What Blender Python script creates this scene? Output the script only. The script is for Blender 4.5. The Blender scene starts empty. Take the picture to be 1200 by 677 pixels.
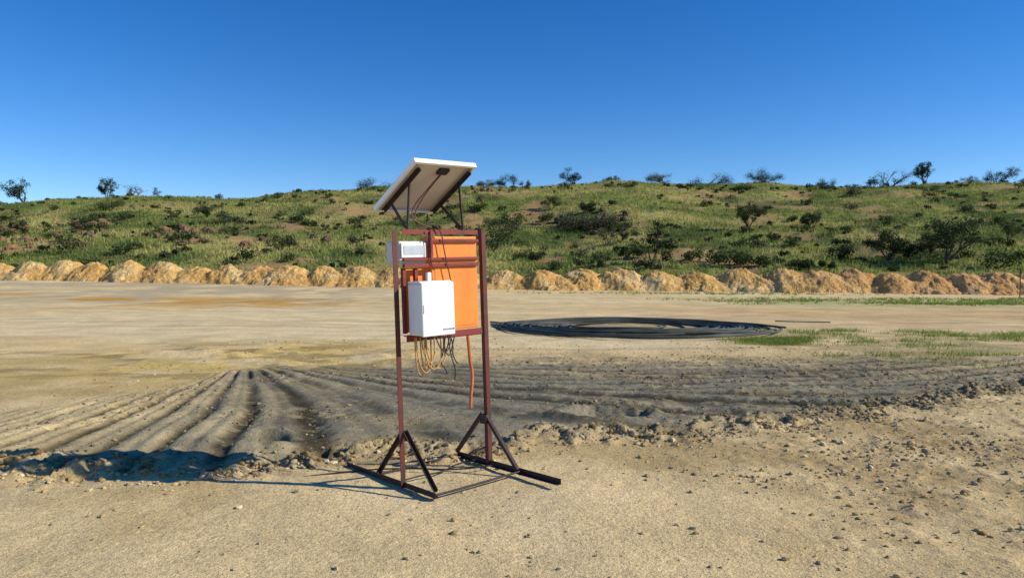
import bpy, math, random, time
import numpy as np
from mathutils import Vector, Matrix
random.seed(3); rng=np.random.default_rng(7)
T0=time.time()
def tick(s): print("T",s,round(time.time()-T0,1))
sc=bpy.context.scene
F=867.0; CH=1.6; HV=310.0
def sm(a,b,x):
    t=np.clip((np.asarray(x,float)-a)/(b-a),0,1); return t*t*(3-2*t)
def _h(ix,iy,s):
    n=(ix.astype(np.int64)*374761393+iy.astype(np.int64)*668265263+s*1442695041)&0xffffffff
    n=((n^(n>>13))*1274126177)&0xffffffff
    n=((n^(n>>16))*2246822519)&0xffffffff
    return ((n^(n>>15))&0xffffff)/float(0xffffff)
def noise(x,y,s=0):
    x,y=np.broadcast_arrays(np.asarray(x,float),np.asarray(y,float))
    ix=np.floor(x);iy=np.floor(y);fx=x-ix;fy=y-iy
    fx=fx*fx*fx*(fx*(fx*6-15)+10);fy=fy*fy*fy*(fy*(fy*6-15)+10)
    a=_h(ix,iy,s);b=_h(ix+1,iy,s);c=_h(ix,iy+1,s);d=_h(ix+1,iy+1,s)
    return (a*(1-fx)+b*fx)*(1-fy)+(c*(1-fx)+d*fx)*fy
def fbm(x,y,s=0,o=4,g=.5):
    v=0;a=1;t=0
    for i in range(o):
        c,sn=math.cos(.6*i+.3),math.sin(.6*i+.3)
        v=v+a*noise((x*c-y*sn)*2**i+17.3*i,(x*sn+y*c)*2**i-9.1*i,s+i);t+=a;a*=g
    return v/t*2-1
# ---------------------------------------------------------------- terrain
RX=[-90,-42.9,-28,-13.4,0,18.3,34.6,90]
RY=[66,62,60,58,56,53,50,44]
RZ=[.45,.31,.1,-.14,-.30,-.38,-.44,-.5]
def rowY(x): return np.interp(x,RX,RY)
def rowZ(x): return np.interp(x,RX,RZ)
YR=165.0
pu=[-600,-200,0,60,100,150,200,300,340,400,440,500,560,600,700,740,780,850,900,950,1050,1200,1500,2200]
pv=[270,250,242,238,236,233,235,234,229,227,223,223,220,221,215,213,215,217,214,216,216,219,226,250]
PX=[(u-600)/F*YR for u in pu]; PZ=[CH+(HV-v)/F*YR for v in pv]
def hill(x,y):
    yb=rowY(x)+5; yr=YR+6*np.sin(x*.03)
    t=(y-yb)/(yr-yb)
    zr=np.interp(x*YR/np.clip(y,120,400),PX,PZ)-rowZ(x)
    up=zr*(t-.05*np.sin(np.clip(t,0,1)*math.pi*2)) 
    up=np.where(t<0,0,up)
    soft=zr*np.exp(-np.clip(t-1,0,None)*1.6)
    r=np.where(t>1,soft,up)
    env=sm(0.0,.12,t)*(1-.6*sm(.75,1.,t))
    r=r+env*(1.7*fbm(x/24.,y/24.,11,4)+.5*fbm(x/5.,y/5.,15,3))
    return r
def mudedge(x):
    e=np.interp(x,[-12,-4.2,-2.2,-1.3,-.4,.5,1.1,2.5,3.55,5,6.85,12],[5.2,5.5,5.6,5.85,6.15,6.5,6.65,7.2,7.6,8.5,9.6,13])
    return e+.40*fbm(x/.9,x*0+3,31,4)+.2*fbm(x/.2,x*0,33,2)
def mudtop(x):
    e=np.interp(x,[-12,-5.5,-4.6,-4.1,-3.3,0,4,8,14],[7.0,8.0,9.2,10.6,11.6,12.0,12.2,12.8,13.8])
    return e+.5*fbm(x/1.3,x*0+8,37,4)
def mudmask(x,y):
    w=fbm(x/.5,y/.5,41,4)
    return sm(-.10,.16,y+w*.25-mudedge(x))*(1-sm(-1.1,.7,y+w*.9-mudtop(x)))
FP=(-4.6,12.6)
def fan(x,y):
    dx=x-FP[0];dy=y-FP[1]
    r=np.hypot(dx,dy);th=np.arctan2(dy,dx)
    k=.016-.05*sm(-1.35,-.5,th)
    th=th+k*r+.02*fbm(x/2.5,y/2.5,51,2)
    return r,th
def tracks(x,y):
    r,th=fan(x,y)
    wob=.5*fbm(x/.9,y/.9,57,2)
    a=.5+.5*np.cos(th*84+wob)
    b=.5+.5*np.cos(th*168+.8+wob*1.5+2.*noise(x/3.,y/3.,58))
    c=.5+.5*np.cos(th*21+1.0)
    g1=1-(1-a)**2.6; g2=1-(1-b)**2.
    amp=.65+.35*sm(.3,.65,noise(th*6.,r*.3,54))
    rr=.58*(.62+(g1-.62)*amp)+.2*g2+.22*c
    brk=.35+.65*sm(.15,.45,noise(x/1.1,y/1.1,59)+.4*noise(x/.4,y/.4,60)-.02)
    rr=.62+(rr-.62)*brk
    R2=np.hypot(x-1.5,y-22.)-.10*fbm(x/1.8,y/1.8,52,2)
    d=.5+.5*np.cos(R2*2*math.pi/.40)
    g3=1-(1-d)**3
    lane=np.maximum(np.exp(-((R2-12.3)/.45)**4),np.exp(-((R2-10.9)/.4)**4))*sm(-1.4,.6,x)
    lane=lane*sm(.25,.5,noise(x/1.5,y/1.5,53)+.15)
    rr=rr*(1-lane)+(.08+.8*g3)*lane
    return rr*sm(.5,2.,r)
def rubble(x,y):
    return sm(.6,3.2,x+.35*(y-5))*sm(2.6,4.2,y)*(1-sm(11,15,y))
def H(x,y,detail=True):
    x=np.asarray(x,float);y=np.asarray(y,float)
    x,y=np.broadcast_arrays(x,y)
    xr=x*56/np.clip(y,14,56)
    z=rowZ(np.where(y<56,xr,x))*sm(12,50,y)
    z=z+hill(x,y)
    fl=(1-sm(52,60,y))
    z=z+fl*(.05*fbm(x/3.,y/3.,61,3)*sm(9,16,y)+.02*fbm(x/1.4,y/1.4,62,3))
    if detail and z.ndim>0:
        z=np.array(z);n=(y<20)&(y>2)&(np.abs(x)<26)
        xx=x[n];yy=y[n];dz=np.zeros(xx.shape)
        m=mudmask(xx,yy)
        dz+=.004*fbm(xx/.10,yy/.10,63,3)
        cl=np.abs(fbm(xx/.11,yy/.11,67,2))
        rough=sm(.0,.6,fbm(xx/1.3,yy/1.3,66,2))
        dz+=m*(-.02+.078*tracks(xx,yy)*(.85+.3*fbm(xx/.7,yy/.7,65,2))+(.006+.024*rough)*(.5-cl*1.6))
        e=yy-mudedge(xx); lip=np.exp(-((e-.2)/.28)**2)
        c=np.abs(fbm(xx/.13,yy/.13,71,3))
        c2=np.abs(fbm(xx/.3,yy/.3,72,2))
        pat=.2+.8*sm(-.3,.3,fbm(xx/1.0,yy/1.,74,2))
        dz+=lip*(.042*(1-c*3.)+.035*(1-c2*3.))*(1-.3*sm(1,4,xx))*pat
        cr=rubble(xx,yy)
        dz+=cr*(.028*np.clip(fbm(xx/.10,yy/.10,75,3),0,1)+.02*fbm(xx/.45,yy/.45,76,3))
        ml=np.exp(-((yy-12.8)/1.6)**2)*(1-sm(-2,1,xx))*sm(-9,-6,xx)
        dz+=ml*.12*np.clip(fbm(xx/.9,yy/.35,77,4)+.1,0,1)
        dz+=(1-m)*sm(10.5,12,yy)*.02*fbm(xx/6.,yy/.3,78,2)
        for (hx,hy,r,d) in ((-2.25,6.5,.16,.2),(1.0,7.75,.2,.12)):
            q=np.hypot((xx-hx)/1.6,(yy-hy))+.06*fbm(xx/.25,yy/.25,80,2); dz-=d*np.exp(-(q/r)**4)
            dz+=.07*np.exp(-((q-r*1.6)/.10)**2)*(.5+.5*fbm(xx/.2,yy/.2,79,2))
        z[n]+=dz
    return z
def axis(lo,hi,step,amin,amax,g):
    c=list(np.arange(lo,hi+1e-6,step)); s=step;a=hi
    while a<amax: s*=1+g; s=min(s,60); a+=s; c.append(a)
    s=step;a=lo;pre=[]
    while a>amin: s*=1+g; s=min(s,60); a-=s; pre.append(a)
    return np.array(pre[::-1]+c)
xs=axis(-5.0,6.5,.024,-1500,1500,.026)
ys=np.concatenate([axis(3.0,9.6,.022,-60,11,.022)]);ys=ys[ys<11]
ys=np.concatenate([ys,axis(11,11,.045,10.99,2600,.019)[2:]])
X,Y=np.meshgrid(xs,ys)
Z=H(X,Y)
nx,ny=len(xs),len(ys)
def lerp(a,b,t): return a+(b-a)*np.asarray(t)[...,None]
def C(*c): return np.array(c,float)
def ground_color(X,Y):
    n1=fbm(X/2.2,Y/1.6,101,4);n2=fbm(X/.4,Y/.4,103,4);n3=fbm(X/9.,Y/4.,105,3)
    col=np.zeros(X.shape+(3,))+C(.73,.54,.275)
    col=lerp(col,C(.52,.365,.16),sm(0,.6,n1+.35*n2)*.75)
    col=lerp(col,C(.80,.63,.37),sm(.1,.6,-n1+.2*n2)*.5)
    mid=sm(10.5,14,Y)
    col=lerp(col,C(.77,.555,.275),mid*.8)
    col=lerp(col,C(.81,.64,.36),mid*sm(-.1,.4,n3)*.7)
    ye=np.exp(-((X+4.6)/3.2)**2-((Y-13.2)/2.2)**2)+.5*np.exp(-((X+3.4)/3.)**2-((Y-10.8)/1.6)**2)+.5*np.exp(-((X+9)/4)**2-((Y-12)/3)**2)
    col=lerp(col,C(.66,.46,.13),np.clip(ye*sm(-.1,.4,n1+.7*n2),0,1)*.7)
    col=lerp(col,C(.30,.21,.085),np.clip(ye*sm(.05,.22,fbm(X/.8,Y/.35,107,4)),0,1)*.75)
    lf=sm(24,34,Y)*(1-sm(-8,-2,X*30/np.clip(Y,20,60)))
    col=lerp(col,C(.46,.37,.23),lf*sm(-.3,.2,fbm(X/1.2,Y/5,109,4))*.75)
    ob=np.exp(-((Y-32)/5.)**2)*sm(-.1,.12,fbm(X/2.2,Y/3.,111,4))*(1-sm(-9,-6,X))
    col=lerp(col,C(.60,.29,.035),ob*.85)
    rb=np.exp(-((Y-24)/6.)**2)*sm(2,7,X)
    col=lerp(col,C(.63,.36,.16),np.clip(rb*(.7+.5*n1),0,1)*.75)
    gr=np.exp(-((Y-14.5)/3.)**2)*sm(3,6.5,X)
    col=lerp(col,C(.33,.28,.125),np.clip(gr*(.6+.9*n2+.5*n1),0,1)*.85)
    g2=np.exp(-((Y-37)/6.)**2)*sm(7,14,X+3*n1)
    col=lerp(col,C(.28,.32,.10),np.clip(g2*(.8+.8*n2),0,1)*.75)
    cd=np.hypot(X-3.05,(Y-18.9)*1.1)
    col=lerp(col,C(.30,.25,.14),(1-sm(2.6,3.9,cd))*(.45+.5*np.clip(n2+.4,0,1)))
    rr=rubble(X,Y)
    col=lerp(col,C(.40,.28,.13),rr*np.clip(.5+.9*n2+.5*n1,0,1)*.75)
    st=sm(.1,.5,fbm(X/9.,Y/.5,113,3))*sm(11,13,Y)*(1-sm(40,50,Y))
    col=lerp(col,C(.50,.375,.19),st*.55)
    n=(Y<20)&(Y>2)&(np.abs(X)<26)
    x=X[n];y=Y[n];c0=col[n];a1=n1[n];a2=n2[n]
    m=mudmask(x,y); r,th=fan(x,y); tr=tracks(x,y)
    streak=fbm(th*14.,r*.35,117,3)
    dk=sm(-1.45,-.95,th+.3*a1)
    dk=np.maximum(dk,.18+.5*streak)
    dk=dk*(1-.7*sm(1.0,0.,(y-mudedge(x)))*sm(-.4,.3,a1+.3))
    dk=dk*(1-.2*sm(3.,7.,x))
    dk=dk*(.98+.6*streak+.15*a1)
    wet=C(.135,.122,.085); dry=C(.54,.405,.20)
    mc=np.zeros(x.shape+(3,))+dry
    mc=lerp(mc,wet,np.clip(dk*(1+.5*a2),0,1))
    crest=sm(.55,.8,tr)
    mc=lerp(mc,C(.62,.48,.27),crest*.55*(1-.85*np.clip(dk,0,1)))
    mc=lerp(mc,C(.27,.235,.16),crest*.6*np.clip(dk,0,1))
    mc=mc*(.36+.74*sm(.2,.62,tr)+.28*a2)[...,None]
    speck=sm(.25,.45,fbm(x/.13,y/.13,115,3))
    mc=lerp(mc,C(.46,.37,.22),speck*.35)
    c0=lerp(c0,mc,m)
    lip=np.exp(-((y-mudedge(x)-.1)/.22)**2)
    c0=lerp(c0,C(.30,.215,.11),np.clip(lip*(.5+a2),0,1)*.7)
    dp=sm(-.15,.3,fbm(x/.9,y/.35,119,4))*np.exp(-((y-mudedge(x)+.25)/.35)**2)*(1-sm(-1,.5,x))
    c0=lerp(c0,C(.30,.215,.11),dp*.7)
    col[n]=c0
    t=(Y-rowY(X)-5)
    hm=sm(-1,3,t)
    g=fbm(X/14.,Y/9.,121,4)
    hc=np.zeros(X.shape+(3,))+C(.22,.24,.065)
    hc=lerp(hc,C(.39,.34,.12),sm(-.1,.45,g))
    hc=lerp(hc,C(.10,.135,.04),sm(.0,.35,-fbm(X/8.,Y/6.,125,4)))
    hc=lerp(hc,C(.38,.23,.11),sm(.18,.38,fbm(X/5.,Y/4.,129,4))*.8)
    col=lerp(col,hc,hm)
    return np.clip(col,0.01,.9)
COL=ground_color(X,Y);tick("col")

def mesh_np(name,V,faces_list,mats,col=None,smooth=True,matidx=None,parent=None):
    me=bpy.data.meshes.new(name)
    V=np.asarray(V,np.float32).reshape(-1,3)
    me.vertices.add(len(V)); me.vertices.foreach_set("co",V.ravel())
    lv=np.concatenate([f.ravel() for f in faces_list]).astype(np.int32)
    tot=np.concatenate([np.full(len(f),f.shape[1]) for f in faces_list]).astype(np.int32)
    st=np.concatenate([[0],np.cumsum(tot)[:-1]]).astype(np.int32)
    me.loops.add(len(lv)); me.loops.foreach_set("vertex_index",lv)
    me.polygons.add(len(tot)); me.polygons.foreach_set("loop_start",st); 
    try: me.polygons.foreach_set("loop_total",tot)
    except Exception: pass
    if matidx is not None: me.polygons.foreach_set("material_index",np.asarray(matidx,np.int32))
    me.update(calc_edges=True)
    me.polygons.foreach_set("use_smooth",np.full(len(tot),smooth))
    if col is not None:
        c=np.ones((len(V),4),np.float32); c[:,:3]=np.asarray(col).reshape(-1,3)
        a=me.color_attributes.new("Col",'FLOAT_COLOR','POINT'); a.data.foreach_set("color",c.ravel())
    for m in mats: me.materials.append(m)
    ob=bpy.data.objects.new(name,me); sc.collection.objects.link(ob)
    if parent: ob.parent=parent
    return ob
# ---------------------------------------------------------------- materials
class NT:
    def __init__(s,name):
        s.m=bpy.data.materials.new(name); s.m.use_nodes=True; s.t=s.m.node_tree; s.b=s.t.nodes["Principled BSDF"]
    def n(s,ty,**k):
        nd=s.t.nodes.new(ty)
        for a,v in k.items(): setattr(nd,a,v)
        return nd
    def l(s,a,b): s.t.links.new(a,b)
def noise_n(N,co,scale,det=6,rough=.6):
    n=N.n('ShaderNodeTexNoise'); n.inputs['Scale'].default_value=scale;n.inputs['Detail'].default_value=det;n.inputs['Roughness'].default_value=rough
    N.l(co,n.inputs['Vector']); return n.outputs['Fac']
def ramp(N,f,a,b,lo,hi):
    r=N.n('ShaderNodeMapRange'); r.inputs[1].default_value=a;r.inputs[2].default_value=b;r.inputs[3].default_value=lo;r.inputs[4].default_value=hi
    N.l(f,r.inputs[0]); return r.outputs[0]
def mulc(N,c,f):
    v=N.n('ShaderNodeVectorMath',operation='SCALE'); N.l(c,v.inputs[0]); N.l(f,v.inputs['Scale']); return v.outputs[0]
def math_n(N,op,a,b):
    m=N.n('ShaderNodeMath',operation=op)
    for i,x in enumerate((a,b)):
        if isinstance(x,(int,float)): m.inputs[i].default_value=x
        else: N.l(x,m.inputs[i])
    return m.outputs[0]
def colmat(name,scales=((3,.8,1.2),(60,.75,1.25)),bump=((40,.02),),rough=.95,col=None,spec=.1):
    N=NT(name); tc=N.n('ShaderNodeTexCoord').outputs['Object']
    if col is None:
        a=N.n('ShaderNodeAttribute'); a.attribute_name="Col"; c=a.outputs['Color']
    else:
        r=N.n('ShaderNodeRGB'); r.outputs[0].default_value=(*col,1); c=r.outputs[0]
    for (s,lo,hi) in scales: c=mulc(N,c,ramp(N,noise_n(N,tc,s,2),.3,.7,lo,hi))
    N.l(c,N.b.inputs['Base Color']); N.b.inputs['Roughness'].default_value=rough
    N.b.inputs['Specular IOR Level'].default_value=spec
    h=None
    for (s,d) in bump:
        x=math_n(N,'MULTIPLY',noise_n(N,tc,s,2,.65),d); h=x if h is None else math_n(N,'ADD',h,x)
    if h is not None:
        b=N.n('ShaderNodeBump'); b.inputs['Distance'].default_value=1; b.inputs['Strength'].default_value=1
        N.l(h,b.inputs['Height']); N.l(b.outputs[0],N.b.inputs['Normal'])
    return N.m
def ground_mat():
    N=NT("ground_soil"); tc=N.n('ShaderNodeTexCoord').outputs['Object']
    a=N.n('ShaderNodeAttribute'); a.attribute_name="Col"; c=a.outputs['Color']
    for (s,d,lo,hi) in ((1.1,3,.84,1.14),(24,2,.82,1.16),(120,1,.72,1.26)):
        c=mulc(N,c,ramp(N,noise_n(N,tc,s,d,.6),.3,.7,lo,hi))
    def grains(scale,thr,r0,r1):
        v=N.n('ShaderNodeTexVoronoi'); v.inputs['Scale'].default_value=scale; N.l(tc,v.inputs['Vector'])
        sp=N.n('ShaderNodeSeparateColor'); N.l(v.outputs['Color'],sp.inputs[0])
        return math_n(N,'MULTIPLY',ramp(N,sp.outputs[0],thr,thr+.03,0,1),ramp(N,v.outputs['Distance'],r0,r1,1,0)),sp.outputs[1]
    k,_=grains(38,.88,.2,.38); k2,s2=grains(80,.78,.25,.4)
    c=mulc(N,c,math_n(N,'SUBTRACT',1,math_n(N,'MULTIPLY',k,.45)))
    c=mulc(N,c,math_n(N,'SUBTRACT',1,math_n(N,'MULTIPLY',k2,ramp(N,s2,0,1,.65,-.25))))
    N.l(c,N.b.inputs['Base Color']); N.b.inputs['Roughness'].default_value=.96; N.b.inputs['Specular IOR Level'].default_value=.05
    h=math_n(N,'MULTIPLY',noise_n(N,tc,9,2,.6),.010)
    h=math_n(N,'ADD',h,math_n(N,'MULTIPLY',noise_n(N,tc,45,3,.75),.012))
    b=N.n('ShaderNodeBump'); b.inputs['Distance'].default_value=1; b.inputs['Strength'].default_value=.85
    N.l(h,b.inputs['Height']); N.l(b.outputs[0],N.b.inputs['Normal'])
    return N.m
M_ground=ground_mat()
idx=np.arange(nx*ny).reshape(ny,nx)
q=np.stack([idx[:-1,:-1],idx[:-1,1:],idx[1:,1:],idx[1:,:-1]],-1).reshape(-1,4)
V=np.stack([X,Y,Z],-1)
mesh_np("ground",V,[q],[M_ground],COL);tick("ground")
# ---------------------------------------------------------------- dirt piles
def piles():
    cs=[];x=-75
    while x<62:
        cs.append((x,random.uniform(-.4,.4),random.uniform(1.45,1.85),random.uniform(2.7,3.3)))
        if random.random()<.45: cs.append((x+random.uniform(-1.2,1.2),random.uniform(-.9,.6),random.uniform(1.1,1.55),random.uniform(1.9,2.6)))
        x+=random.uniform(2.65,3.3)*(1 if x<18 else .82)
    gx=np.arange(-60,52,.085); gt=np.arange(-3.9,4.0,.1)
    GX,GT=np.meshgrid(gx,gt)
    wx=GX+.36*fbm(GX/1.1,GT/1.1,201,3); wt=GT+.36*fbm(GX/1.1+50,GT/1.1,203,3)
    hh=.78-np.abs(wt)*.42+.15*fbm(GX/1.6,GT/1.6,213,2)
    for (cx,ct,h,r) in cs:
        m=np.abs(gx-cx)<4
        if not m.any(): continue
        d=np.hypot((wx[:,m]-cx)/1.0,(wt[:,m]-ct)*1.12)/r
        v=h*(1.12-np.sqrt(d*d+.10)*1.25+.25)-.1
        a=hh[:,m];k=.18
        hq=np.clip(.5+.5*(v-a)/k,0,1);hh[:,m]=a*(1-hq)+v*hq+k*hq*(1-hq)
    YY=rowY(GX)+2.7+GT
    base=H(GX,YY,False)
    hh=np.clip(hh,-.25,None)
    rough=.16*fbm(GX/.7,GT/.7,205,3)+.17*np.abs(fbm(GX/.25,GT/.25,207,3))
    z=base+hh+np.where(hh>-.2,rough,0)
    n=fbm(GX/1.5,GT/1.5,209,4)
    col=np.zeros(GX.shape+(3,))+C(.72,.445,.16)
    col=lerp(col,C(.60,.31,.08),sm(-.2,.5,n)*.6)
    col=lerp(col,C(.76,.56,.28),sm(.1,.5,-n)*.5)
    tone=fbm(GX/6.,GX*0,211,2)
    col=lerp(col,C(.58,.28,.12),sm(14,32,GX)*.5)
    col=col*(1+.14*tone)[...,None]
    a,b=GX.shape; i=np.arange(a*b).reshape(a,b)
    q=np.stack([i[:-1,:-1],i[:-1,1:],i[1:,1:],i[1:,:-1]],-1).reshape(-1,4)
    mt=colmat("piled_earth",((1.5,.85,1.15),(8,.66,1.26),(25,.8,1.2)),((4,.13),(14,.08)))
    mesh_np("dirt_pile_row",np.stack([GX,YY,z],-1),[q],[mt],col)
piles();tick("piles")
# ---------------------------------------------------------------- stones
def ico():
    t=(1+5**.5)/2
    v=np.array([(-1,t,0),(1,t,0),(-1,-t,0),(1,-t,0),(0,-1,t),(0,1,t),(0,-1,-t),(0,1,-t),(t,0,-1),(t,0,1),(-t,0,-1),(-t,0,1)],float)
    f=[(0,11,5),(0,5,1),(0,1,7),(0,7,10),(0,10,11),(1,5,9),(5,11,4),(11,10,2),(10,7,6),(7,1,8),(3,9,4),(3,4,2),(3,2,6),(3,6,8),(3,8,9),(4,9,5),(2,4,11),(6,2,10),(8,6,7),(9,8,1)]
    v=[Vector(p).normalized() for p in v]; ff=[]; cache={}
    v0=np.array([tuple(p) for p in v]);f0=np.array(f)
    def mid(a,b):
        k=(min(a,b),max(a,b))
        if k not in cache: v.append(((v[a]+v[b])/2).normalized()); cache[k]=len(v)-1
        return cache[k]
    for a,b,c in f:
        x,y,z=mid(a,b),mid(b,c),mid(c,a); ff+=[(a,x,z),(b,y,x),(c,z,y),(x,y,z)]
    return (v0,f0),(np.array([tuple(p) for p in v]),np.array(ff))
ICO0,ICO1=ico()
def stones(name,px,py,pz,size,cols,mat,flat=.7,sink=.25,smooth=False,lod=1):
    IV,IF=(ICO1 if lod else ICO0)
    n=len(px); k=len(IV)
    r=1+.2*rng.standard_normal((n,k)).clip(-1.5,1.5)
    v=IV[None]*r[...,None]
    s=np.stack([rng.uniform(.8,1.4,n),rng.uniform(.6,1.,n),rng.uniform(.45,.9,n)*flat/.7],-1)
    v=v*s[:,None]*size[:,None,None]
    a=rng.uniform(0,6.28,n);c,sn=np.cos(a)[:,None],np.sin(a)[:,None]
    x=v[...,0]*c-v[...,1]*sn;y=v[...,0]*sn+v[...,1]*c
    V=np.stack([x+px[:,None],y+py[:,None],v[...,2]+pz[:,None]+(size*flat*(.5-sink))[:,None]],-1).reshape(-1,3)
    Fc=(IF[None]+(np.arange(n)*k)[:,None,None]).reshape(-1,3)
    return mesh_np(name,V,[Fc],[mat],np.repeat(cols,k,0),smooth)
M_stone=colmat("stone",((30,.8,1.2),(140,.85,1.15)),(),.9)
def near_stones():
    N=220000
    px=rng.uniform(-6,13,N);py=3+rng.random(N)**1.3*13
    e=py-mudedge(px);mm=mudmask(px,py)
    d=.03+.04*fbm(px/.8,py/.8,301,3)
    d+=.55*rubble(px,py)*(.12+1.1*np.clip(fbm(px/.8,py/.5,303,3)+.1,0,1))*(1-.5*mm)
    d+=.40*np.exp(-((e-.1)/.32)**2)
    d+=.10*mm*sm(-.1,.3,fbm(px/1.3,py/1.3,66,2))
    k=rng.random(N)<d
    px,py=px[k],py[k];e=e[k];n=len(px)
    size=.004+.020*rng.random(n)**7+.010*rng.random(n)**2.5*(py>5)
    size=size+np.exp(-((e-.1)/.28)**2)*.028*rng.random(n)**3
    pal=np.array([(.58,.43,.22),(.43,.30,.14),(.31,.25,.15),(.64,.51,.31),(.55,.33,.12),(.20,.17,.13)])
    cols=pal[rng.choice(6,n,p=[.34,.28,.09,.15,.10,.04])]*rng.uniform(.65,1.1,(n,1))
    mk=mudmask(px,py)[:,None];cols=cols*(1-.4*mk)
    stones("gravel",px,py,H(px,py),size,cols,M_stone,lod=0)
near_stones()
pts=[(620,630,.022),(815,622,.02),(818,628,.016),(965,664,.017),(350,548,.05),(362,546,.035),(930,497,.06),(905,503,.045),(880,580,.018),(700,655,.015),(1130,628,.016),(760,560,.025),(690,552,.02),(1010,560,.02),(1090,530,.03),(300,640,.012),(130,600,.012)]
bx=[];by=[];bs=[]
for u,v,s in pts:
    y=F*CH/(v-HV); bx.append((u-600)/F*y);by.append(y);bs.append(s)
bx,by,bs=map(np.array,(bx,by,bs))
stones("rocks",bx,by,H(bx,by),bs,np.array([(.34,.26,.15)]*len(bx))*rng.uniform(.8,1.4,(len(bx),1)),M_stone);tick("stones")
# ---------------------------------------------------------------- grass
def blades(name,px,py,hh,ww,cols,mat,nb=4,spread=.15,lean=.35):
    n=len(px);px=np.repeat(px,nb);py=np.repeat(py,nb);N=n*nb
    px=px+rng.normal(0,1,N)*spread;py=py+rng.normal(0,1,N)*spread
    pz=H(px,py,False)-.03
    h=np.repeat(hh,nb)*rng.uniform(.6,1.2,N);w=np.repeat(ww,nb)*rng.uniform(.6,1.2,N)
    a=rng.uniform(0,6.28,N);dx=np.cos(a)*w/2;dy=np.sin(a)*w/2
    lx=rng.normal(0,1,N)*lean*h;ly=rng.normal(0,1,N)*lean*h
    V=np.stack([np.stack([px-dx,py-dy,pz],-1),np.stack([px+dx,py+dy,pz],-1),np.stack([px+lx,py+ly,pz+h],-1)],1).reshape(-1,3)
    Fc=np.arange(N*3).reshape(N,3)
    c=np.repeat(cols,nb,0)*rng.uniform(.75,1.25,(N,1));c=np.repeat(c,3,0)
    return mesh_np(name,V,[Fc],[mat],c,False)
def leafmat(name,trans=.25):
    N=NT(name);a=N.n('ShaderNodeAttribute');a.attribute_name="Col"
    df=N.n('ShaderNodeBsdfDiffuse');N.l(a.outputs['Color'],df.inputs['Color'])
    t=N.n('ShaderNodeBsdfTranslucent');N.l(a.outputs['Color'],t.inputs['Color'])
    mx=N.n('ShaderNodeMixShader');mx.inputs[0].default_value=trans
    N.l(df.outputs[0],mx.inputs[1]);N.l(t.outputs[0],mx.inputs[2]);N.l(mx.outputs[0],N.t.nodes['Material Output'].inputs[0])
    N.t.nodes.remove(N.b)
    return N.m
M_grass=leafmat("grass_blades",.35);M_leaf=leafmat("leaves",.2)
def hill_grass():
    N=90000
    py=62+rng.random(N)**.85*112;px=(rng.random(N)*2-1)*(.78*py)
    k=(py>rowY(px)+5);px,py=px[k],py[k]
    bare=sm(.16,.36,fbm(px/5.,py/4.,129,4));k=rng.random(len(px))>bare*.9;px,py=px[k],py[k];n=len(px)
    g=sm(-.2,.4,fbm(px/14.,py/9.,121,4)+.3*rng.standard_normal(n));d=sm(-.05,.35,-fbm(px/8.,py/6.,125,4))
    c=np.array([.24,.275,.07])*(1-g[:,None])+np.array([.50,.44,.16])*g[:,None]
    c=c*(1-.65*d[:,None])+np.array([.10,.15,.04])*.65*d[:,None]
    blades("hillside_grass",px,py,rng.uniform(.2,.6,n),rng.uniform(.08,.2,n),c,M_grass,3,.25)
hill_grass()
def near_grass():
    P=[]
    def add(cx,cy,sx,sy,n): P.append(np.stack([rng.normal(cx,sx,n),rng.normal(cy,sy,n)],-1))
    add(5.3,15.2,.38,.28,500); add(5.9,15.5,.25,.2,160)
    for i in range(46):
        cx=random.uniform(6,13);cy=random.uniform(13.2,18.5);s_=random.uniform(.1,.4);add(cx,cy,s_*1.5,s_*.7,random.randint(6,36))
    for i in range(14): add(random.uniform(5.5,9),random.uniform(11.2,13.2),.2,.12,random.randint(4,14))
    for i in range(40):
        cx=random.uniform(11,32);cy=random.uniform(34,43);s_=random.uniform(.5,1.6);add(cx,cy,s_*1.6,s_*.5,random.randint(12,60))
    add(14,50,6,1.,300)
    P=np.concatenate(P)
    c=np.array([.18,.25,.055])*rng.uniform(.7,1.4,(len(P),1))+np.array([.15,.11,.03])*(rng.random((len(P),1))**2)
    far=(P[:,1]>25)
    blades("grass_patch",P[:,0],P[:,1],np.where(far,.15,.12),np.where(far,.05,.018),c,M_grass,7,.07,.5)
near_grass();tick("grass")
# ---------------------------------------------------------------- trees
M_bark=colmat("bark",((10,.7,1.3),),(),.9,(.10,.075,.055))
def ray_many(U,Vv):
    U=np.asarray(U,float);Vv=np.asarray(Vv,float)
    yy=np.arange(58,YR+6,.35)
    xx=(U[:,None]-600)/F*yy[None];zz=CH+(HV-Vv[:,None])/F*yy[None]
    hit=zz<=H(xx,np.broadcast_to(yy[None],xx.shape),False)
    i=np.where(hit.any(1),hit.argmax(1),int((YR-58)/.35))
    return xx[np.arange(len(U)),i],yy[i]
def tube(Vs,Fs,p,q,r0,r1,n=5):
    d=(q-p).normalized();a=d.orthogonal().normalized();b=d.cross(a);o=len(Vs)
    for c,r in((p,r0),(q,r1)):
        for i in range(n):
            t=6.2832*i/n; Vs.append(tuple(c+a*math.cos(t)*r+b*math.sin(t)*r))
    for i in range(n): Fs.append((o+i,o+(i+1)%n,o+n+(i+1)%n,o+n+i))
def leafquads(c,rad,n,ls,flat=.7):
    d=rng.standard_normal((n,3));d/=np.linalg.norm(d,axis=1)[:,None]
    p=c+d*(rng.random((n,1))**.45)*rad*np.array([1,1,flat])
    u=rng.standard_normal((n,3));u/=np.linalg.norm(u,axis=1)[:,None]
    w=np.cross(u,rng.standard_normal((n,3)));w/=np.linalg.norm(w,axis=1)[:,None]
    s=ls*rng.uniform(.6,1.3,(n,1))
    return np.stack([p-u*s,p-w*s*.6,p+u*s,p+w*s*.6],1)
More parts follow.
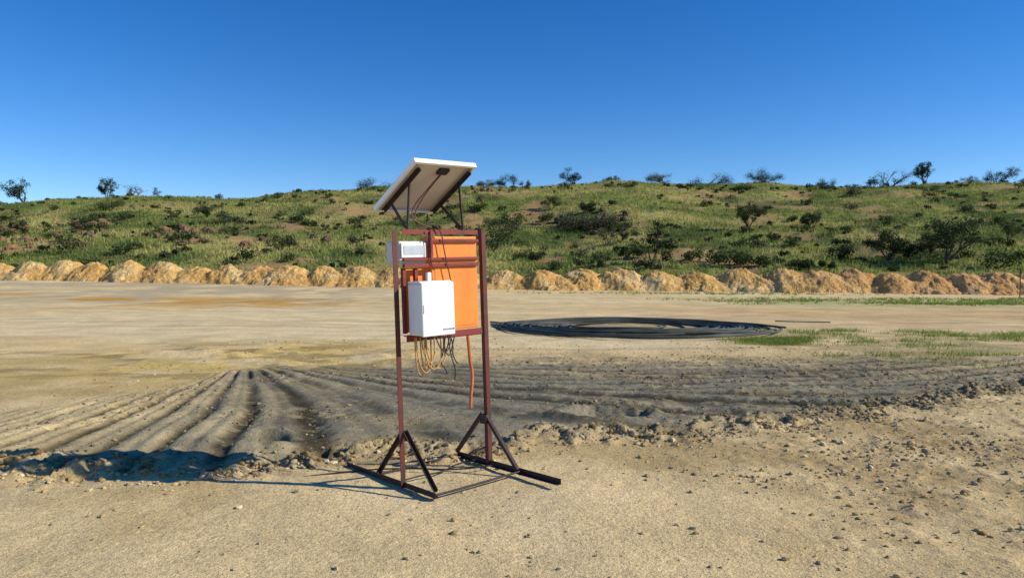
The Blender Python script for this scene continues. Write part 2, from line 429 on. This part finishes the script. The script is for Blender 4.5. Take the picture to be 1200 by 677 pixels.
def tree(name,x,y,h,wid,dens=1.,base=(.045,.06,.025)):
    z=float(H(x,y,False))-.1
    Vs=[];Fs=[];tips=[]
    nst=random.choice([3,4,5])
    def br(p,d,L,r,lv):
        q=p+d*L; mid=p+d*L*.5+Vector((random.uniform(-.06,.06),random.uniform(-.06,.06),0))*L
        tube(Vs,Fs,p,mid,r,r*.8);tube(Vs,Fs,mid,q,r*.8,r*.6)
        if lv==0: tips.append(q);return
        if lv<=2: tips.append(mid)
        for i in range(random.choice([2,3,3])):
            a=random.uniform(0,6.28);sp=random.uniform(.5,1.0)
            nd=(d+Vector((math.cos(a),math.sin(a),random.uniform(-.35,.2)))*sp).normalized()
            br(q,nd,L*random.uniform(.6,.85),r*.55,lv-1)
    for i in range(nst):
        a=random.uniform(0,6.28);k=.3+.5*wid/h
        br(Vector((0,0,0)),Vector((math.cos(a)*k,math.sin(a)*k*.6,1)).normalized(),h*random.uniform(.2,.34),h*.025,3 if i<3 else 2)
    A=np.array(Vs);mx=A[:,2].max();w=(A[:,0].max()-A[:,0].min())
    S=np.array([wid*.85/w,wid*.85/w,h*.9/mx]);A=A*S
    T=np.array([tuple(t) for t in tips])*S
    L=[];Lc=[]
    keep=rng.random(len(T))<min(1,.8*dens+.1)
    T=T[keep]
    for t in T:
        n=int(30*dens)+5
        rad=wid*.12*random.uniform(.6,1.3)
        qd=leafquads(t,rad,n,max(.07,h*.02),.85)
        b=np.array(base)*random.uniform(.6,1.5)
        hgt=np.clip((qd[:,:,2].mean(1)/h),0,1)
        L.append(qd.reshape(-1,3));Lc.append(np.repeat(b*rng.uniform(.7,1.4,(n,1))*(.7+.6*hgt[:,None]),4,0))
    L=np.concatenate(L);Lc=np.concatenate(Lc)
    L[:,2]=np.maximum(L[:,2],.05)
    V=np.concatenate([A,L])+np.array([x,y,z]);o=len(A)
    F1=np.array(Fs);F2=(np.arange(len(L))+o).reshape(-1,4)
    col=np.concatenate([np.full((o,3),.08),Lc])
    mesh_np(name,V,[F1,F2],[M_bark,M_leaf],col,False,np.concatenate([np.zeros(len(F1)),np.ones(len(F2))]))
dk=(.035,.052,.022);ol=(.08,.10,.038);gy=(.10,.10,.06)
ridge=[(35,240,28,38,1.3,dk),(132,234,26,26,.9,dk),(166,234,19,24,.35,gy),(187,234,16,14,.4,gy),(311,234,12,14,1.2,dk),(331,231,10,18,1,dk),
(440,223,17,50,1.2,(.05,.05,.045)),(597,221,17,32,1.2,dk),(668,216,22,28,.8,dk),(614,220,10,18,.5,gy),(716,214,9,22,1,ol),(778,217,12,36,1,ol),(828,217,12,54,1.1,(.05,.05,.045)),
(893,215,16,44,1.4,dk),(966,217,12,30,1,dk),(1018,217,15,22,.9,dk),(1038,217,20,42,.55,gy),(1077,222,27,26,.9,dk),(1130,217,9,26,.8,gy),(1163,218,20,36,1.1,(.045,.045,.035)),(-6,240,16,18,1,dk),
(570,222,9,24,1,ol),(1195,218,11,22,1,dk)]
for u,v,hp,wp,dn,c in ridge:
    x=(u-600)/F*YR;y=YR-1.5; k=y/F
    tree("thorn_tree" if hp>12 else "ridge_shrub",x,y,hp*k*1.1,wp*k,dn,c)
hl=[(764,308,56,42,.75,(.03,.045,.022)),(876,270,36,36,1.3,(.06,.08,.03)),(950,270,24,26,1.2,ol),(1040,305,46,56,1.2,(.04,.058,.025)),(1108,308,56,84,1.2,(.035,.055,.022)),(712,290,28,30,.45,gy),
      (1085,302,30,40,.8,(.05,.065,.03)),(685,252,16,22,1.1,ol),(646,246,18,24,1,ol),(726,286,20,22,.6,gy),(243,255,15,16,1,ol),(1180,285,34,34,1,ol)]
hx,hy=ray_many([a[0] for a in hl],[a[1] for a in hl])
for (u,v,hp,wp,dn,c),x,y in zip(hl,hx,hy):
    k=y/F; tree("thorn_tree",x,y,hp*k,wp*k,dn,c)
tick("trees")
def shrubs():
    L=[];Lc=[]
    items=[(75,297,34,28),(1175,316,44,30),(850,313,60,22),(820,308,40,18),(890,315,40,18),(585,285,40,30),(600,262,26,18),(640,262,20,14),(690,271,70,22),(665,268,30,20),(140,300,26,16),
           (330,290,30,16),(350,262,24,12),(420,265,22,12),(240,250,20,12),(1000,300,30,16),(950,315,60,12),(20,268,22,14),(105,262,30,14),(215,284,30,16),(620,305,40,14),(760,316,40,14),(1130,250,24,12),(130,248,30,14),(560,250,26,14),(870,225,30,10),(1000,230,22,10),(930,290,24,14),(720,272,40,18)]
    X0,Y0=ray_many([i[0] for i in items],[i[1] for i in items])
    its=[(x,y,i[2]*y/F,i[3]*y/F) for i,x,y in zip(items,X0,Y0)]
    N=1000
    yy=66+rng.random(N)**.85*98;xx=rng.uniform(-.75,.75,N)*yy
    ff=fbm(xx/18.,yy/12.,401,3)
    for x,y,f in zip(xx,yy,ff):
        if y<rowY(x)+6 or f<random.uniform(-.5,.35): continue
        w=random.uniform(.4,1.9)*random.uniform(.7,1.4);its.append((x,y,w,w*random.uniform(.45,.8)))
    ZZ=H(np.array([i[0] for i in its]),np.array([i[1] for i in its]),False)
    for (x,y,w,h),z in zip(its,ZZ):
        nb=max(3,int(w*2.2));b=np.array(random.choice([dk,ol,ol,gy,(.07,.095,.035)]))*random.uniform(.8,1.3)
        for j in range(nb):
            c=np.array([x+random.uniform(-.5,.5)*w*.8,y+random.uniform(-.4,.4)*w*.6,z+h*random.uniform(.25,.6)])
            n=int(36+16*w);qd=leafquads(c,h*random.uniform(.35,.6),n,.12,.8)
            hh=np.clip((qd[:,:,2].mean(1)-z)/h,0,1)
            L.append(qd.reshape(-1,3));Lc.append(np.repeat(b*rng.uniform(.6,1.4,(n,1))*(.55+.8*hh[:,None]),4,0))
    L=np.concatenate(L);Lc=np.concatenate(Lc)
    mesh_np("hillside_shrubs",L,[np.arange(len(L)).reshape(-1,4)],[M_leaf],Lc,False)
shrubs();tick("shrubs")
def outcrops():
    U=[];Vv=[]
    for u,v,n,su,sv in [(20,268,34,22,5),(103,266,44,14,6),(215,278,34,16,5),(568,224,30,18,4),(700,262,50,28,6),(705,270,20,20,5),(150,240,10,30,3),(1100,262,10,30,6),(500,235,16,40,6),(860,235,14,60,5),(345,285,14,40,6),(60,285,20,40,6)]:
        for i in range(n): U.append(u+random.gauss(0,su));Vv.append(v+random.gauss(0,sv))
    px,py=ray_many(U,Vv);n=len(px);s=rng.uniform(.15,.6,n)
    pal=np.array([(.17,.10,.065),(.11,.08,.06),(.26,.14,.08)])
    stones("rock_outcrop",px,py,H(px,py,False),s,pal[rng.integers(0,3,n)]*rng.uniform(.7,1.3,(n,1)),colmat("rock",((1.5,.7,1.3),(9,.7,1.3)),((3,.1),(12,.05))),.8,.1)
outcrops();tick("outcrops")
# ---------------------------------------------------------------- curves helper
def curve(name,splines,r,mat,parent=None,cyc=False,res=3):
    cu=bpy.data.curves.new(name,'CURVE');cu.dimensions='3D';cu.bevel_depth=r;cu.bevel_resolution=res;cu.use_fill_caps=True
    for pts in splines:
        s=cu.splines.new('NURBS');s.points.add(len(pts)-1)
        for i,p in enumerate(pts): s.points[i].co=(*p,1)
        s.order_u=3;s.use_endpoint_u=not cyc;s.use_cyclic_u=cyc;s.resolution_u=4
    cu.materials.append(mat)
    o=bpy.data.objects.new(name,cu);sc.collection.objects.link(o)
    if parent:o.parent=parent
    return o
def simple(name,col,rough=.5,metal=0,var=.15,scale=8,spec=.5,bump=0):
    N=NT(name);tc=N.n('ShaderNodeTexCoord').outputs['Object']
    r=N.n('ShaderNodeRGB');r.outputs[0].default_value=(*col,1)
    c=mulc(N,r.outputs[0],ramp(N,noise_n(N,tc,scale),.3,.7,1-var,1+var))
    N.l(c,N.b.inputs['Base Color']);N.b.inputs['Roughness'].default_value=rough;N.b.inputs['Metallic'].default_value=metal;N.b.inputs['Specular IOR Level'].default_value=spec
    return N.m
M_hose=simple("black_poly_pipe",(.055,.058,.042),.55,0,.8,1.2,.3)
def coil():
    sp=[]
    hx,hy=3.05,18.9
    RR=[1.2,1.6,1.9,2.1,2.25,2.4,2.5,2.6,2.7,2.8,2.9,3.0,3.05,3.15,3.2,3.3,3.4,2.3,2.75,3.1]
    for k,R0 in enumerate(RR):
        R=R0+random.uniform(-.1,.1);ox=random.uniform(-.45,.45);oy=random.uniform(-.5,.5)
        if R>3: ox=random.uniform(-.2,.25);oy=random.uniform(-.15,.15)
        ph=random.uniform(0,6.28);tl=random.uniform(0,.02);zz=.022+random.random()*.05;e=random.uniform(.72,1.0)
        pts=[]
        for i in range(28):
            a=6.2832*i/28;rr=R*(1+.045*math.sin(2*a+ph)+.03*math.sin(3*a+ph*2))
            x=hx+ox+rr*math.cos(a);y=hy+oy+rr*e*math.sin(a)
            pts.append((x,y,zz+tl*(.5+.5*math.sin(a+ph))))
        sp.append(pts)
    def drop(lst):
        out=[]
        for pts in lst:
            z=H(np.array([p[0] for p in pts]),np.array([p[1] for p in pts]),False)
            out.append([(p[0],p[1],p[2]+float(zz)) for p,zz in zip(pts,z)])
        return out
    o=curve("hose_coil",drop(sp),.026,M_hose,None,True,2)
    tails=[[( -.55,19.2,.05),(0.1,18.5,.05),(1.2,17.2,.07),(2.6,16.4,.09),(4.2,16.3,.08),(5.6,17.0,.08)],
           [(6.75,18.2,.07),(6.3,19.6,.08),(5.2,20.7,.07),(3.4,21.3,.06),(1.6,20.8,.06)],
           [(-.6,20.6,.04),(.2,19.0,.06),(1.4,17.8,.07),(3.,17.2,.07)]]
    curve("loose_ends",drop(tails),.026,M_hose,o,False,2)
    t=[(7.7,21.6,.03),(8.1,21.3,.04),(8.6,21.4,.03),(9.1,21.1,.03)]
    curve("loose_end_far",drop([t]),.016,M_hose,o,False,2)
coil();tick("coil")
# ---------------------------------------------------------------- solar stand
E=bpy.data.objects.new("solar_panel_stand",None);sc.collection.objects.link(E)
E.location=(-.485,5.54,.012)
Rz=Matrix.Rotation(math.radians(42),4,'Z');E.rotation_euler=(Matrix.Rotation(math.radians(-1.8),4,'Y')@Rz).to_euler()
def painted(name,col,chip,amount=.62,rough=.5,streak=.0):
    N=NT(name);tc=N.n('ShaderNodeTexCoord').outputs['Object']
    n1=noise_n(N,tc,7,8,.7);n2=noise_n(N,tc,45,6,.7)
    f=ramp(N,math_n(N,'ADD',math_n(N,'MULTIPLY',n1,.6),math_n(N,'MULTIPLY',n2,.4)),amount,amount+.05,0,1)
    mx=N.n('ShaderNodeMix',data_type='RGBA');mx.inputs[6].default_value=(*col,1);mx.inputs[7].default_value=(*chip,1)
    N.l(f,mx.inputs[0]);c=mulc(N,mx.outputs[2],ramp(N,noise_n(N,tc,3),.3,.7,.84,1.12))
    if streak:
        mp=N.n('ShaderNodeMapping');mp.inputs['Scale'].default_value=(14,14,3);N.l(tc,mp.inputs['Vector'])
        c=mulc(N,c,ramp(N,noise_n(N,mp.outputs[0],1,3,.6),.3,.7,1-streak,1.04))
    N.l(c,N.b.inputs['Base Color']);N.b.inputs['Roughness'].default_value=rough
    b=N.n('ShaderNodeBump');b.inputs['Distance'].default_value=.002;N.l(n2,b.inputs['Height']);N.l(b.outputs[0],N.b.inputs['Normal'])
    return N.m
M_red=painted("red_oxide_paint",(.22,.022,.014),(.09,.03,.018),.52,.65)
M_post=painted("red_oxide_post",(.125,.017,.012),(.05,.022,.015),.50,.65)
M_dark=painted("dark_steel",(.030,.012,.010),(.055,.028,.018),.52,.65)
M_or=painted("orange_paint",(.84,.245,.022),(.58,.17,.03),.62,.5,.09)
M_white=simple("white_enclosure",(.80,.81,.82),.35,0,.05,3)
M_grey=simple("grey_plastic",(.62,.61,.56),.5,0,.08,5)
M_back=simple("panel_backsheet",(.60,.53,.46),.6,0,.07,4)
M_alu=simple("aluminium_frame",(.85,.85,.85),.4,.1,.05,5)
M_cell=simple("solar_cells",(.01,.015,.05),.15,0,.2,10)
M_blk=simple("black_plastic",(.02,.02,.02),.5,0,.2,10)
M_glass=simple("meter_window",(.50,.53,.57),.15,0,.15,12)
import bmesh
def finish(name,V,Fs,mat,bev=.002):
    me=bpy.data.meshes.new(name);me.from_pydata([tuple(v) for v in V],[],Fs);me.update()
    bm=bmesh.new();bm.from_mesh(me);bmesh.ops.recalc_face_normals(bm,faces=bm.faces);bm.to_mesh(me);bm.free()
    me.materials.append(mat);o=bpy.data.objects.new(name,me);sc.collection.objects.link(o);o.parent=E
    if bev:
        m=o.modifiers.new("b",'BEVEL');m.width=bev;m.segments=2
    return o
def box(name,x0,x1,y0,y1,z0,z1,mat,bev=.003):
    V=[(x,y,z) for x in(x0,x1) for y in(y0,y1) for z in(z0,z1)]
    return finish(name,V,[(0,1,3,2),(4,6,7,5),(0,4,5,1),(2,3,7,6),(0,2,6,4),(1,5,7,3)],mat,bev)
def prof(name,p,q,up,poly,mat,bev=.0012):
    p=Vector(p);q=Vector(q);d=(q-p).normalized();u=Vector(up);s=d.cross(u).normalized();u=s.cross(d).normalized()
    n=len(poly);V=[p+s*a+u*b for a,b in poly]+[q+s*a+u*b for a,b in poly]
    Fs=[(i,(i+1)%n,n+(i+1)%n,n+i) for i in range(n)]+[tuple(range(n)),tuple(range(n,2*n))]
    return finish(name,V,Fs,mat,bev)
def Lp(w,t=.005,fx=1,fy=1): 
    return [(a*fx,b*fy) for a,b in [(0,0),(w,0),(w,t),(t,t),(t,w),(0,w)]]
PW=.39
prof("post_left",(-PW,-.02,0.0),(-PW,-.02,1.85),(0,1,0),Lp(.040),M_post)
prof("post_right",(PW,-.02,0.0),(PW,-.02,1.85),(0,1,0),Lp(.040,fx=-1),M_post)
prof("foot_left",(-.405,-.40,.0),(-.405,.80,.0),(0,0,1),Lp(.04),M_dark)
prof("foot_right",(.405,-.80,.0),(.405,.40,.0),(0,0,1),Lp(.04,fx=-1),M_dark)
for sx,nm in((-1,"left"),(1,"right")):
    for sy in(-1,1):
        prof("brace_%s_%s"%(nm,"front" if sy<0 else "back"),(sx*.372,sy*.37,.035),(sx*.372,sy*.02,.40),(sx,0,0),Lp(.028,.005),M_dark)
    box("gusset_"+nm,sx*.362-.003,sx*.362+.003,-.04,.04,.33,.40,M_dark,.001)
curve("ground_rod_front",[[(-.39,-.385,.02),(.0,-.38,.012),(.39,-.385,.02)]],.008,M_dark,E)
curve("ground_rod_back",[[(-.39,.375,.02),(.0,.37,.014),(.39,.375,.02)]],.007,M_dark,E)
RX1=PW-.042
prof("rail_top",(-RX1,-.026,1.848),(RX1,-.026,1.848),(0,0,-1),Lp(.035),M_red)
box("rail_upper",-.10,RX1,-.034,-.012,1.755,1.778,M_red,.002)
box("rail_mid_a",-RX1,RX1,-.036,-.012,1.622,1.642,M_red,.002)
box("rail_mid_b",-RX1,RX1,-.040,-.012,1.575,1.600,M_red,.002)
prof("rail_bottom",(-RX1,-.036,1.085),(RX1,-.036,1.085),(0,0,-1),Lp(.045),M_red)
box("rail_bottom_face",-RX1,RX1,-.044,-.0385,1.045,1.092,M_red,.002)
box("mid_stile",-.115,-.09,-.038,-.011,1.645,1.835,M_red,.002)
box("orange_door",-.088,.345,-.008,.14,1.095,1.80,M_or,.006)
box("orange_door_panel",-.062,.325,-.0115,-.0085,1.12,1.565,M_or,.002)
box("orange_sheet",-.30,-.095,.05,.056,1.10,1.57,M_or,.002)
box("inner_strip_a",-.345,-.32,-.01,.02,1.10,1.57,M_red,.002)
box("inner_strip_b",-.24,-.215,-.01,.02,1.46,1.57,M_red,.002)
box("meter_box",-.362,-.125,.004,.17,1.60,1.765,M_grey,.008)
box("meter_box_lid",-.35,-.13,-.010,.003,1.645,1.752,M_white,.004)
box("meter_window",-.33,-.15,-.014,-.0105,1.668,1.733,M_glass,.002)
box("enclosure_body",-.335,-.06,-.20,-.046,1.09,1.46,M_white,.012)
box("enclosure_lid",-.340,-.055,-.228,-.203,1.085,1.465,M_white,.008)
box("enclosure_hood",-.335,-.06,-.20,-.05,1.4605,1.474,M_white,.004)
box("enclosure_bracket",-.175,-.14,-.075,-.045,1.475,1.535,M_white,.004)
for i,xx in enumerate((-.165,-.153,-.141,-.127,-.115,-.103,-.09,-.079,-.071)):
    box("label_%d"%i,xx,xx+.007,-.2295,-.2281,1.122,1.132,M_blk,0)
box("enclosure_latch",-.33,-.322,-.232,-.2285,1.25,1.31,M_grey,.001)
for i in range(3): box("gland_%d"%i,-.28+i*.07,-.255+i*.07,-.14,-.115,1.06,1.0845,M_blk,.004)
hi=Vector((-.15,-.235,2.30));lo=Vector((-.15,.32,2.0))
d=(lo-hi);Ln=d.length;d.normalize();nrm=Vector((1,0,0)).cross(d).normalized()
if nrm.z<0:nrm=-nrm
def pbox(name,x0,x1,s0,s1,t0,t1,mat,bev=.002):
    V=[Vector((x,hi.y,hi.z))+d*s+nrm*t for x in(x0,x1) for s in(s0,s1) for t in(t0,t1)]
    return finish(name,V,[(0,1,3,2),(4,6,7,5),(0,4,5,1),(2,3,7,6),(0,2,6,4),(1,5,7,3)],mat,bev)
a,b=-.36,.19
pbox("panel_backsheet",a+.006,b-.006,.006,Ln-.006,.022,.027,M_back,0)
pbox("panel_cells",a+.008,b-.008,.008,Ln-.008,.0285,.032,M_cell,0)
pbox("panel_frame_high",a,b,0,.005,0,.035,M_alu,.001)
pbox("panel_frame_low",a,b,Ln-.005,Ln,0,.035,M_alu,.001)
pbox("panel_frame_left",a,a+.005,.0055,Ln-.0055,0,.035,M_alu,.001)
pbox("panel_frame_right",b-.005,b,.0055,Ln-.0055,0,.035,M_alu,.001)
pbox("panel_lip_high",a+.0055,b-.0055,.0055,.022,.0,.002,M_alu,0)
pbox("panel_lip_low",a+.0055,b-.0055,Ln-.022,Ln-.0055,.0,.002,M_alu,0)
pbox("panel_lip_left",a+.0055,a+.022,.0225,Ln-.0225,.0,.002,M_alu,0)
pbox("panel_lip_right",b-.022,b-.0055,.0225,Ln-.0225,.0,.002,M_alu,0)
pbox("junction_box",-.10,-.01,.07,.13,.0,.0215,M_blk,.004)
def pp(x,s,t=-.004): return Vector((x,hi.y,hi.z))+d*s+nrm*t
for nm,xt,xb in(("left",-.29,-.31),("right",.16,.195)):
    prof("panel_rail_"+nm,pp(xt,.05),pp(xt,Ln-.03),(1,0,0),Lp(.028,.004,fy=-1),M_dark)
    prof("panel_strut_"+nm,pp(xt,Ln-.12,-.008),Vector((xb,.0,1.855)),(1,0,0),Lp(.026,.004),M_dark)
    prof("panel_leg_"+nm,Vector((xt+.005,-.03,float(pp(0,.22).z))),Vector((xb,-.02,1.85)),(1,0,0),Lp(.02,.004),M_dark)
M_oc=simple("orange_cable",(.50,.12,.03),.5,0,.2,20);M_yc=simple("tan_cable",(.50,.27,.07),.5,0,.2,20);M_rc=simple("dark_red_cable",(.10,.02,.02),.5,0,.2,20)
curve("panel_cable",[[pp(-.06,.13,0),(-.12,-.06,2.15),(-.19,.0,2.02),(-.24,-.01,1.92),(-.2,-.03,1.86),(-.1,-.05,1.90),(-.02,-.05,1.84),(.0,-.05,1.7),(.02,-.05,1.6),(.06,-.05,1.45),(.05,-.055,1.25),(.03,-.055,1.1),(.0,-.06,.98),(-.03,-.05,.92)],
 [pp(-.07,.13,0),(-.17,-.04,2.1),(-.24,.0,2.0),(-.27,-.03,1.9),(-.1,-.045,1.86)]],.0045,M_rc,E)
curve("side_cable",[[(-.13,-.06,1.855),(-.12,-.05,1.80),(-.115,-.05,1.7),(-.13,-.05,1.62),(-.1,-.05,1.55)]],.004,M_rc,E)
def loop(x,y,z,w,h,ph=0):
    return [(x-w*.5,y,z),(x-w*.55,y-.01,z-h*.4),(x-w*.35,y-.02+ph,z-h*.85),(x,y-.02+ph,z-h),(x+w*.35,y-.01,z-h*.8),(x+w*.5,y+.01,z-h*.4),(x+w*.4,y,z)]
curve("orange_cable_loops",[loop(-.22,-.07,1.07,.14,.27),loop(-.20,-.06,1.07,.10,.24,.02),loop(-.15,-.08,1.07,.16,.25,.01),loop(-.10,-.05,1.06,.18,.24),loop(-.24,-.05,1.07,.1,.29,.02),loop(-.17,-.05,1.07,.12,.20,-.01)],.005,M_yc,E)
curve("black_cables",[[(-.07,-.1,1.07),(-.06,-.09,.95),(-.1,-.08,.88),(-.05,-.08,.82),(-.03,-.08,.78)],[(.0,-.06,1.06),(.02,-.06,.9),(.07,-.06,.8),(.05,-.06,.72)],
 [(.03,-.05,1.06),(.06,-.05,.98),(.04,-.05,.9),(.09,-.05,.84)],[(-.14,-.1,1.07),(-.12,-.1,1.0),(-.04,-.08,.93),(.02,-.06,.98),(.04,-.05,1.06)],[(-.02,-.06,1.06),(-.05,-.06,.97),(.0,-.07,.9),(.03,-.06,.95),(.07,-.05,1.05)]],.0048,M_blk,E)
curve("orange_conduit",[[(.20,-.045,1.04),(.205,-.05,.96),(.20,-.06,.86),(.215,-.07,.76),(.19,-.09,.66),(.165,-.10,.58),(.155,-.11,.50)]],.0125,M_oc,E)
curve("ground_cable",[[(-.35,.05,.03),(-.2,.1,.02),(0,.05,.015),(.2,.16,.02),(.35,.1,.03)],[(-.8,.75,.015),(-.4,.6,.015),(-.1,.3,.02),(.1,.0,.015),(.36,-.1,.02)]],.006,M_dark,E)
sx,sy=31.2,45.4
zs=float(H(sx,sy,False))
curve("marker_stake",[[(sx,sy,zs-.1),(sx+.02,sy,zs+.9),(sx,sy,zs+1.8)]],.03,M_dark)
# ---------------------------------------------------------------- light / sky
el=math.radians(30);az=math.radians(-7)
s=Vector((math.cos(el)*math.cos(az),math.cos(el)*math.sin(az),math.sin(el)))
L=bpy.data.lights.new("sun","SUN");L.energy=5.0;L.angle=math.radians(.53);L.color=(1,.945,.80)
lo_=bpy.data.objects.new("sun",L);lo_.rotation_euler=s.to_track_quat('Z','Y').to_euler();lo_.location=(20,-5,20);sc.collection.objects.link(lo_)
W=bpy.data.worlds.new("World");sc.world=W;W.use_nodes=True;nt=W.node_tree
sky=nt.nodes.new('ShaderNodeTexSky');sky.sky_type='NISHITA';sky.sun_disc=False;sky.sun_elevation=el;sky.sun_rotation=math.radians(97)
sky.altitude=1900;sky.air_density=1.0;sky.dust_density=0;sky.ozone_density=3.5
hs=nt.nodes.new('ShaderNodeHueSaturation');hs.inputs['Saturation'].default_value=1.33;hs.inputs['Hue'].default_value=.509;hs.inputs['Value'].default_value=1.0
bg=nt.nodes['Background'];bg.inputs['Strength'].default_value=.145
nt.links.new(sky.outputs[0],hs.inputs['Color']);nt.links.new(hs.outputs[0],bg.inputs['Color'])
# ---------------------------------------------------------------- camera
cd=bpy.data.cameras.new("camera");cd.lens=26;cd.sensor_width=36;cd.clip_start=.05;cd.clip_end=6000
co=bpy.data.objects.new("camera",cd);co.location=(0,0,CH);co.rotation_euler=(math.radians(90-1.88),0,0);sc.collection.objects.link(co);sc.camera=co
sc.view_settings.view_transform='Standard';sc.view_settings.look='None';sc.view_settings.exposure=0
tick("end")
